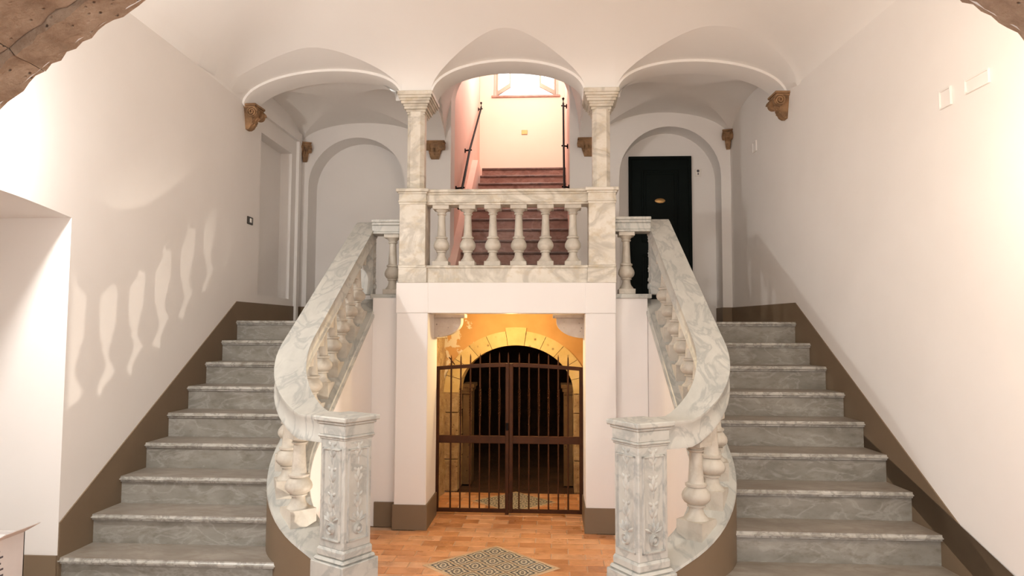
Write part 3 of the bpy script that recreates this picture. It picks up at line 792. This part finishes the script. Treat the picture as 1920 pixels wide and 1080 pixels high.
bm = B(); box(bm, PLI-.017, PRI+.022, YP+.02, 6.37, .431, .56, .003); box(bm, -1.135, .306, YP+.012, 6.378, .559, .586, .008); mk('base_rail', bm, M_CREAM, bb, smooth=0)
bm = B()
for hw, z0, z1, b in ((.085, 1.132, 1.15, .003), (.095, 1.149, 1.165, .004), (.085, 1.164, 1.222, .002), (.10, 1.221, 1.24, .004), (.115, 1.239, 1.266, .006)): box(bm, -1.135, .306, YQ-hw, YQ+hw, z0, z1, b)
mk('rail', bm, M_CREAM, bb, smooth=0)
for x in (-1.01, -.772, -.545, -.312, -.072, .172):
    bm = B(); H = 1.134-.586
    rbox(bm, (x, YQ), .145, .145, .586, .586+.075*H, 0, .003); baluster_bm(bm, (x, YQ), .586+.075*H, H*1.0, None, 20); rbox(bm, (x, YQ), .148, .148, .586+.93*H, 1.134, 0, .003)
    mk('baluster', bm, M_BAL, bb, smooth=35)
for k, xc in enumerate((-1.245, .425)):
    co = empty('column', (xc, YQ, 1.27), '%s of the two slim veined marble columns standing on the balcony pedestals' % ('left' if k == 0 else 'right'), 'column', 'columns carrying the arcade')
    del co['group']
    def octo(bm, w2, ch, z0, z1, d=None):
        d = d or w2; q = [(-w2+ch, -d), (w2-ch, -d), (w2, -d+ch), (w2, d-ch), (w2-ch, d), (-w2+ch, d), (-w2, d-ch), (-w2, -d+ch)]
        prism(bm, [(xc+a, YQ+b2) for a, b2 in q], z0, z1)
    bm = B(); octo(bm, .078, .034, 1.27, 1.985); mk('shaft', bm, M_CREAM, co, smooth=0)
    bm = B()
    for g, z0, z1 in ((.082, 1.965, 1.985), (.09, 1.985, 2.01), (.105, 2.01, 2.035), (.112, 2.035, 2.055), (.128, 2.055, 2.08), (.138, 2.08, 2.10), (.15, 2.10, 2.125), (.158, 2.125, 2.162)):
        box(bm, xc-g, xc+g, YQ-g+.02, YQ+g*1.75, z0, z1, .003)
    mk('capital', bm, M_CREAM, co, smooth=0)

# ------------------------------------------------------------------ carved corbels
def corbel(loc, nrm, w_, h_, d_, label, group=None):
    """loc: top centre on the wall; nrm: unit vector out of the wall in plan"""
    n = Vector((nrm[0], nrm[1], 0)).normalized(); t = Vector((-n.y, n.x, 0)); c = Vector(loc)
    def f(u, o, v): q = c+t*u+n*o; return (q.x, q.y, q.z+v)
    root = empty('corbel', (c.x, c.y, c.z-h_), label, 'corbel')
    bm = B()
    for s, z0, z1, o in ((.5, -.09*h_, 0, d_), (.46, -.17*h_, -.09*h_, d_*.92)): box(bm, -w_*s, w_*s, -.01, o, z0, z1, .004, lambda a, b2, z: f(a, b2, z))
    mk('abacus', bm, M_CORB, root, smooth=0)
    bm = B(); prof = [(0, -.17), (.86, -.17), (.80, -.30), (.72, -.46), (.60, -.58), (.62, -.66), (.50, -.80), (.40, -.92), (.22, -1.0), (0, -1.0)]
    ws = [.40, .40, .38, .33, .27, .27, .24, .22, .18, .18]
    A = [bm.verts.new(f(-w_*s, o*d_, v*h_)) for (o, v), s in zip(prof, ws)]; C = [bm.verts.new(f(w_*s, o*d_, v*h_)) for (o, v), s in zip(prof, ws)]
    m = len(prof); bm.faces.new(A[::-1]); bm.faces.new(C)
    for i in range(m): bm.faces.new((A[i], A[(i+1) % m], C[(i+1) % m], C[i]))
    for k in (-1, 0, 1):                      # hanging leaves on the front of the bell
        u = k*w_*.2
        for o0, v0, ln in ((.74, -.5, .34), (.5, -.78, .2)):
            b0 = [f(u-.07*w_, o0*d_*.98, v0*h_+.1*h_), f(u+.07*w_, o0*d_*.98, v0*h_+.1*h_), f(u, (o0+.12)*d_, v0*h_), f(u, (o0-.2)*d_, v0*h_-ln*h_*.6)]
            vs = [bm.verts.new(q) for q in b0]; bm.faces.new((vs[0], vs[1], vs[2])); bm.faces.new((vs[0], vs[2], vs[3])); bm.faces.new((vs[1], vs[3], vs[2]))
    mk('bell', bm, M_CORB, root, smooth=30)
    for s in (-1, 1):                         # spiral volutes at both ends
        bm = B(); seg = 26; rr = .22*h_; ring = []
        for k in range(seg*2+1):
            a = k/seg*2*PI*1.1; q = rr*(1-.42*k/seg)
            if q < .02*h_: break
            uo = s*w_*.43; oo = d_*.70+q*math.cos(a); vv = -.36*h_+q*math.sin(a); th2 = .16*q
            ring.append([bm.verts.new(f(uo+s*da, d_*.70+(q+dq)*math.cos(a), -.36*h_+(q+dq)*math.sin(a))) for da, dq in ((-.01, -.14*rr), (w_*.07+.004*k/seg, -.12*rr), (w_*.07+.004*k/seg, .12*rr), (-.01, .14*rr))])
        for A2, C2 in zip(ring, ring[1:]):
            for i in range(4): bm.faces.new((A2[i], A2[(i+1) % 4], C2[(i+1) % 4], C2[i]))
        bm.faces.new(ring[0]); bm.faces.new(ring[-1][::-1])
        n2 = 14; A2 = [bm.verts.new(f(s*w_*.43, d_*.70+rr*.95*math.cos(2*PI*k/n2), -.36*h_+rr*.95*math.sin(2*PI*k/n2))) for k in range(n2)]
        C2 = [bm.verts.new(f(s*w_*.2, d_*.70+rr*.9*math.cos(2*PI*k/n2), -.36*h_+rr*.9*math.sin(2*PI*k/n2))) for k in range(n2)]
        bm.faces.new(A2); bm.faces.new(C2[::-1])
        for k in range(n2): bm.faces.new((A2[k], A2[(k+1) % n2], C2[(k+1) % n2], C2[k]))
        mk('volute', bm, M_CORB, root, smooth=40)
corbel((wl(6.5), 6.52, 2.175), (1, -.05), .21, .235, .13, 'brown carved scroll corbel high on the left wall, nearest the viewer')
corbel((wr(6.45), 6.44, 2.185), (-1, -.05), .21, .235, .13, 'brown carved scroll corbel high on the right wall, nearest the viewer')
corbel((-2.95, YB, 2.225), (.45, -1), .13, .225, .10, 'small brown corbel in the back left corner beside the blank niche')
corbel((-1.388, YB, 2.218), (0, -1), .245, .20, .11, 'brown carved corbel on the back wall just right of the left column')
corbel((.40, YB, 2.232), (0, -1), .245, .20, .11, 'brown carved corbel on the back wall, partly behind the right column')
corbel((2.0, YB, 2.31), (-.3, -1), .115, .215, .10, 'small brown corbel in the back right corner above the dark door')

# ------------------------------------------------------------------ tan baseboards on the walls
def wallband(name, f, pts, th):
    bm = B(); A = [bm.verts.new((f(y)+th, y, z)) for y, z in pts]; C = [bm.verts.new((f(y)-th*.2, y, z)) for y, z in pts]
    n = len(pts); bm.faces.new(A); bm.faces.new(C[::-1])
    for i in range(n): bm.faces.new((A[i], A[(i+1) % n], C[(i+1) % n], C[i]))
    struct(name, bm, M_TAN, smooth=0)
wallband('baseboard_left', wl, [(4.085, FL), (YL, -.3), (YB, -.1), (YB, .284), (6.389, .275), (4.085, -1.145)], .008)
wallband('baseboard_right', wr, [(2.2, FL), (4.05, FL), (YR, -.35), (YB, -.1), (YB, .284), (6.317, .267), (3.10, -1.715+.001), ], -.008)
bm = B()
for x0, x1 in ((-2.99, -2.90), (-1.74, -1.20), (.19, .755), (1.915, 2.03)): box(bm, x0, x1, YB-.009, YB+.003, Z9, .285)
box(bm, -2.90, -1.74, YB+.29, YB+.303, Z9, .285); box(bm, -2.902, -2.892, YB-.009, YB+.30, Z9, .285); box(bm, 1.907, 1.917, YB-.009, YB+.30, Z9, .285)
struct('baseboard_back', bm, M_TAN, smooth=0)
bm = B(); box(bm, wl(4.08)-.95, wl(4.08)+.002, 4.068, 4.082, FL, -1.335); box(bm, wl(4)-.952, wl(4)-.94, 2.55, 4.08, FL, -1.335); struct('baseboard_alcove', bm, M_TAN, smooth=0)

# ------------------------------------------------------------------ the dark door in the right niche
YD = YB+.30
dr = empty('door_1', (1.265, YD, Z9), None, None, kind='structure')
X0, X1, ZT = .895, 1.635, 2.095
bm = B(); box(bm, X0+.03, X1-.03, YD-.02, YD+.02, Z9, ZT-.03, .003); mk('door_leaf', bm, M_DOOR, dr, smooth=0)
bm = B(); box(bm, X0, X0+.035, YD-.035, YD+.01, Z9, ZT, .004); box(bm, X1-.035, X1, YD-.035, YD+.01, Z9, ZT, .004); box(bm, X0, X1, YD-.036, YD+.01, ZT-.035, ZT, .004); mk('door_frame', bm, M_DOOR, dr, smooth=0)
for z0, z1 in ((.24, .92), (1.06, 1.93)):
    bm = B()
    xa, xb = X0+.15, X1-.15; b = .025
    box(bm, xa, xa+b, YD-.032, YD-.018, z0, z1, .006); box(bm, xb-b, xb, YD-.032, YD-.018, z0, z1, .006); box(bm, xa, xb, YD-.031, YD-.018, z0, z0+b, .006); box(bm, xa, xb, YD-.031, YD-.018, z1-b, z1, .006)
    box(bm, xa+.05, xb-.05, YD-.026, YD-.018, z0+.05, z1-.05, .006); mk('door_panel', bm, M_DOOR, dr, smooth=0)
bm = B(); lathe(bm, (0, 0), [(.062, 0), (.06, .006), (.05, .009)], 24)
for v in bm.verts: v.co = Vector((1.262+v.co.x, YD-.026-v.co.z, 1.56+v.co.y*.48))
mk('door_plaque', bm, M_BRASS, dr, label='small oval brass plaque')
db = empty('doorbell', (1.715, YB+.30, 1.86), 'tiny white doorbell plate with dark button right of the dark door', 'doorbell')
bm = B(); box(bm, 1.68, 1.75, YB+.288, YB+.301, 1.855, 1.945, .003); mk('plate', bm, M_WHITE, db, smooth=0)
bm = B(); lathe(bm, (0, 0), [(.016, 0), (.013, .008)], 12)
for v in bm.verts: v.co = Vector((1.715+v.co.x, YB+.288-v.co.z, 1.918+v.co.y))
box(bm, 1.709, 1.721, YB+.282, YB+.29, 1.872, 1.893); mk('button', bm, M_INK, db)

# ------------------------------------------------------------------ upper flight and its stairwell
UR, UG = .181, .28; UZ = lambda i: .973+UR*(i-2); UY = lambda i: 8.443+UG*(i-2)
us = empty('staircase', (-.5, 8.0, .431), 'reddish brown flight rising behind the balcony to the window', 'staircase')
UXL, UXR = -1.20, .19
for i in range(0, 12):
    bm = B(); box(bm, UXL+.06, UXR, UY(i), UY(i)+UG+.03 if i < 11 else 12.4, UZ(i)-.034, UZ(i), .008); mk('tread', bm, M_REDTREAD, us, smooth=0)
    bm = B(); box(bm, UXL+.06, UXR, UY(i)+.025, UY(i)+.06, UZ(i)-UR, UZ(i)-.034); mk('riser', bm, M_REDSTEP, us, smooth=0)
bm = B(); q = [(UY(0)-.02, .431), (UY(0)-.02, UZ(0)+.13), (UY(11), UZ(11)+.13), (12.4, UZ(11)+.13), (12.4, UZ(11)-.2)]
def slant(bm, pts, x0f, x1f):
    A = [bm.verts.new((x0f(y), y, z)) for y, z in pts]; C = [bm.verts.new((x1f(y), y, z)) for y, z in pts]; n = len(pts)
    bm.faces.new(A); bm.faces.new(C[::-1])
    for i in range(n): bm.faces.new((A[i], A[(i+1) % n], C[(i+1) % n], C[i]))
def usl(y): return -1.21-.028*(y-8.05)
slant(bm, q, lambda y: usl(y)-.01, lambda y: usl(y)+.09); mk('side_string', bm, M_SALMON, us, smooth=0, label='salmon painted side string')
bm = B(); sheet(bm, [YB+.3, 10, 12.4], [Z9, 3, 5.9], lambda y, z: (usl(y), y, z)); struct('wall_stairwell_left', bm, M_SALMON, smooth=0)
bm = B(); sheet(bm, [YB+.3, 10, 12.4], [Z9, 3, 5.9], lambda y, z: (UXR+.005, y, z)); struct('wall_stairwell_right', bm, M_SALMON, smooth=0)
WO = dict(l=-1.09, r=.085, b=4.26, pts=[(-1.09, 5.65), (.085, 5.65)])
bm = B(); PWn = lambda u, v: (u, 12.4, v); wall(bm, -1.4, .3, 1.5, 5.9, [WO], PWn); reveal(bm, WO, PWn, lambda u, v: (u, 12.68, v)); struct('wall_stairwell_back', bm, M_PEACH, fix=False)
bm = B(); box(bm, -1.5, .4, YB+.3, 12.7, 5.88, 5.9); struct('ceiling_stairwell', bm, M_CEIL, smooth=0)
bm = B(); sheet(bm, [-1.5, .4], [3.0, 6.0], lambda u, v: (u, YB+.31, v)); 
bm.free()
wn = empty('window_1', (-.5, 12.6, 4.26), None, None, kind='structure')
bm = B()
for c in ((-1.09, -1.04, 4.26, 5.65), (.035, .085, 4.26, 5.65), (-1.04, .035, 4.26, 4.31), (-1.04, .035, 5.6, 5.65)): box(bm, c[0], c[1], 12.58, 12.64, c[2], c[3], .004)
mk('window_frame', bm, M_WINFR, wn, smooth=0)
bm = B(); box(bm, -1.12, .115, 12.36, 12.6, 4.225, 4.26, .005); mk('window_sill', bm, M_REDSTEP, wn, smooth=0)
glass, nt, b = newmat('window_glass'); b.inputs['Base Color'].default_value = (1, 1, 1, 1); b.inputs['Roughness'].default_value = .02; b.inputs['Transmission Weight'].default_value = 1; b.inputs['IOR'].default_value = 1.02
for s in (-1, 1):                             # both casements stand open into the room
    hx = -1.04 if s < 0 else .035; a = math.radians(58)
    def cf(x, y, z, s=s, hx=hx, a=a): return (hx-s*x*math.cos(a), 12.57-x*math.sin(a)+y, z)
    bm = B()
    for c in ((0, .055, 4.315, 5.59), (.48, .535, 4.315, 5.59), (.055, .48, 4.315, 4.40), (.055, .48, 5.52, 5.59), (.055, .48, 4.95, 4.99)): box(bm, c[0], c[1], -.02, .02, c[2], c[3], .003, cf)
    sh = mk('window_sash', bm, M_WINFR, wn, smooth=0)
    for z0, z1 in ((4.40, 4.95), (4.99, 5.52)):
        bm = B(); box(bm, .05, .485, -.003, .003, z0-.005, z1+.005, 0, cf); mk('pane', bm, glass, sh, smooth=0)
bm = B(); box(bm, -.575, -.47, 12.385, 12.4, 3.545, 3.625, .003); mk('wall_plate', bm, M_BRASS, label='small ochre plate on the peach wall below the stairwell window', cat='plate', smooth=0)
# wall handrails of the upper flight
for s, pts, lab in ((-1, [(usl(8.3)+.09, 8.20, 1.46), (usl(8.6)+.085, 8.62, 1.80), (usl(9.7)+.07, 9.73, 2.57), (usl(12)+.05, 12.0, 3.90)], 'thin black iron handrail on the pink left wall of the stairwell'),
                    (1, [(.13, 8.2, 1.52), (.13, 8.45, 1.766), (.135, 9.26, 2.49), (.14, 9.99, 3.275)], 'thin black iron handrail at the right edge of the stairwell')):
    hr = empty('handrail', (pts[0][0], pts[0][1], pts[0][2]), lab, 'handrail')
    bm = B(); tube(bm, pts, .014 if s > 0 else .016, 8); mk('rail', bm, M_DARKIRON, hr)
    for q in pts[2:]+[pts[1]]:
        xw = usl(q[1]) if s < 0 else UXR
        bm = B(); tube(bm, [(q[0]-s*.03, q[1], q[2]), (xw, q[1], q[2]-.01)], .011, 6); tube(bm, [(xw-s*.012, q[1], q[2]-.01), (xw+s*.004, q[1], q[2]-.01)], .032, 10); mk('bracket', bm, M_DARKIRON, hr)
    q = pts[-1]; bm = B(); tube(bm, [q, (q[0], q[1]+.03, q[2]+.04), (q[0]+(-s)*.0, q[1]+.02, q[2]+.10)], .014, 8); lathe(bm, (q[0], q[1]+.02), [(.005, -.02), (.022, 0), (.005, .02)], 10, None, q[2]+.11); mk('finial', bm, M_DARKIRON, hr)

# ------------------------------------------------------------------ foreground entrance arch of tufa blocks
ta = empty('trim_9', (AX, YA0, AZ), None, None, kind='structure')
na = 14
for i in range(na):
    t0, t1 = PI*i/na, PI*(i+1)/na; g = .0016/AR
    for (r0, r1, y0, y1, dz) in ((AR, AR+.34, YA1-.13, YA1, 0), (AR+.03, AR+.40, YA0, YA1-.135, 1)):
        bm = B(); m = 19; ny = 5 if dz == 0 else 9
        rnd = random.Random(i*7+dz)
        def P(t, r, y, j=0): return (AX-r*math.cos(t), y, AZ+r*math.sin(t))
        us2, vs2 = lin(t0+g, t1-g, m), lin(y0, y1, ny)
        amp = .008
        jit = {(a, c): rnd.uniform(-amp, amp) for a in range(m) for c in range(ny)}
        A = [[bm.verts.new(P(us2[a], r0+jit[a, c]*(1 if 0 < a < m-1 else .5), vs2[c])) for c in range(ny)] for a in range(m)]
        O = [[bm.verts.new(P(us2[a], r1, vs2[c])) for c in (0, ny-1)] for a in range(m)]
        for a in range(m-1):
            for c in range(ny-1): bm.faces.new((A[a][c], A[a+1][c], A[a+1][c+1], A[a][c+1]))
            bm.faces.new((A[a][0], A[a+1][0], O[a+1][0], O[a][0])); bm.faces.new((A[a][-1], A[a+1][-1], O[a+1][1], O[a][1]))
        for a in (0, m-1): bm.faces.new(A[a]+[O[a][1], O[a][0]])
        mk('arch_block', bm, M_TUFA, ta, smooth=30)
for s in (-1, 1):
    z = FL
    for h in (AZ-FL,):
        bm = B(); box(bm, *sorted((AX+s*AR, AX+s*(AR+.4))), YA0, YA1, z, z+h, .01); mk('arch_block', bm, M_TUFA, ta, smooth=0)

# ------------------------------------------------------------------ small things on the walls
ls = empty('light_switch', (wl(6.62), 6.62, 1.03), 'small dark light switch with white rocker on the left wall', 'switch')
bm = B(); box(bm, wl(6.6)-.002, wl(6.6)+.012, 6.572, 6.688, 1.038, 1.112, .003); mk('plate', bm, M_DARKPL, ls, smooth=0)
bm = B(); box(bm, wl(6.6)+.01, wl(6.6)+.018, 6.612, 6.648, 1.055, 1.095, .002); mk('rocker', bm, M_WHITE, ls, smooth=0)
def wallpanel(name, label, cat, y0, y1, z0, z1, slats):
    x = wr((y0+y1)/2); rt_ = empty(name, (x, (y0+y1)/2, z0), label, cat)
    bm = B(); b = .010
    fx = lambda a, b2, c: (wr(b2)-a, b2, c)
    for c in ((y0, y0+b, z0, z1), (y1-b, y1, z0, z1), (y0+b, y1-b, z0, z0+b), (y0+b, y1-b, z1-b, z1)): box(bm, 0, .014, c[0], c[1], c[2], c[3], .002, fx)
    mk('frame', bm, M_WALL, rt_, smooth=0)
    bm = B(); box(bm, 0, .006, y0+b, y1-b, z0+b, z1-b, 0, fx); mk('cover', bm, M_WALL, rt_, smooth=0)
wallpanel('wall_panel', 'wide painted-over rectangular cover plate high on the right wall', 'panel', 3.757, 3.955, 1.322, 1.403, 0)
wallpanel('wall_panel', 'narrow upright painted-over cover plate left of the wide one on the right wall', 'panel', 4.075, 4.185, 1.31, 1.42, 0)
wallpanel('wall_panel', 'thin upright painted-over cover plate near the back right corner', 'panel', 7.19, 7.30, 1.86, 1.97, 0)

# ------------------------------------------------------------------ carton with papers at the left edge
cb = empty('cardboard_box', (-2.85, 3.42, FL), 'open white printed carton with papers at the foot of the left wall', 'box')
bx0, bx1, by0, by1, bz = -2.925, -2.745, 3.30, 3.56, -1.045
bm = B()
box(bm, bx0, bx1, by0, by0+.006, FL, bz); box(bm, bx0, bx1, by1-.006, by1, FL, bz); box(bm, bx0, bx0+.006, by0, by1, FL, bz); box(bm, bx1-.006, bx1, by0, by1, FL, bz); box(bm, bx0, bx1, by0, by1, FL, FL+.006)
mk('carton_body', bm, M_CARD, cb, smooth=0)
bm = B(); box(bm, bx1-.004, bx1+.09, by0+.01, by1-.01, bz-.004, bz, 0, lambda x, y, z: (x, y, z+(x-bx1+.004)*.55)); mk('flap', bm, M_CARD, cb, smooth=0)
bm = B(); box(bm, bx0+.005, bx1-.005, by0-.10, by0+.003, bz-.004, bz, 0, lambda x, y, z: (x, y, z+(by0-y)*.1)); mk('flap', bm, M_CARD, cb, smooth=0)
bm = B(); box(bm, bx0+.006, bx1-.006, by0+.006, by1-.006, bz-.022, bz-.018); mk('flap', bm, M_CARD, cb, smooth=0)
bm = B(); rl = random.Random(3)
for k in range(14):
    z = bz-.06-.03*k; L = rl.uniform(.05, .12)
    box(bm, bx1-.03-L, bx1-.025, by0-.0015, by0+.001, z, z+.009)
    box(bm, bx1-.001, bx1+.0015, by0+.03, by0+.03+L, z, z+.009)
mk('print', bm, M_INK, cb, smooth=0)
for k in range(3):
    bm = B(); a = (.08, -.16, .12)[k]
    rbox(bm, (-2.835, 3.43), .105, .17, bz-.018+k*.004, bz-.0155+k*.004, a)
    mk('paper_sheet', bm, M_CARD, smooth=0, label=('lowest white paper sheet lying in the open carton', 'middle white paper sheet lying in the open carton', 'topmost white paper sheet lying in the open carton')[k], cat='paper')
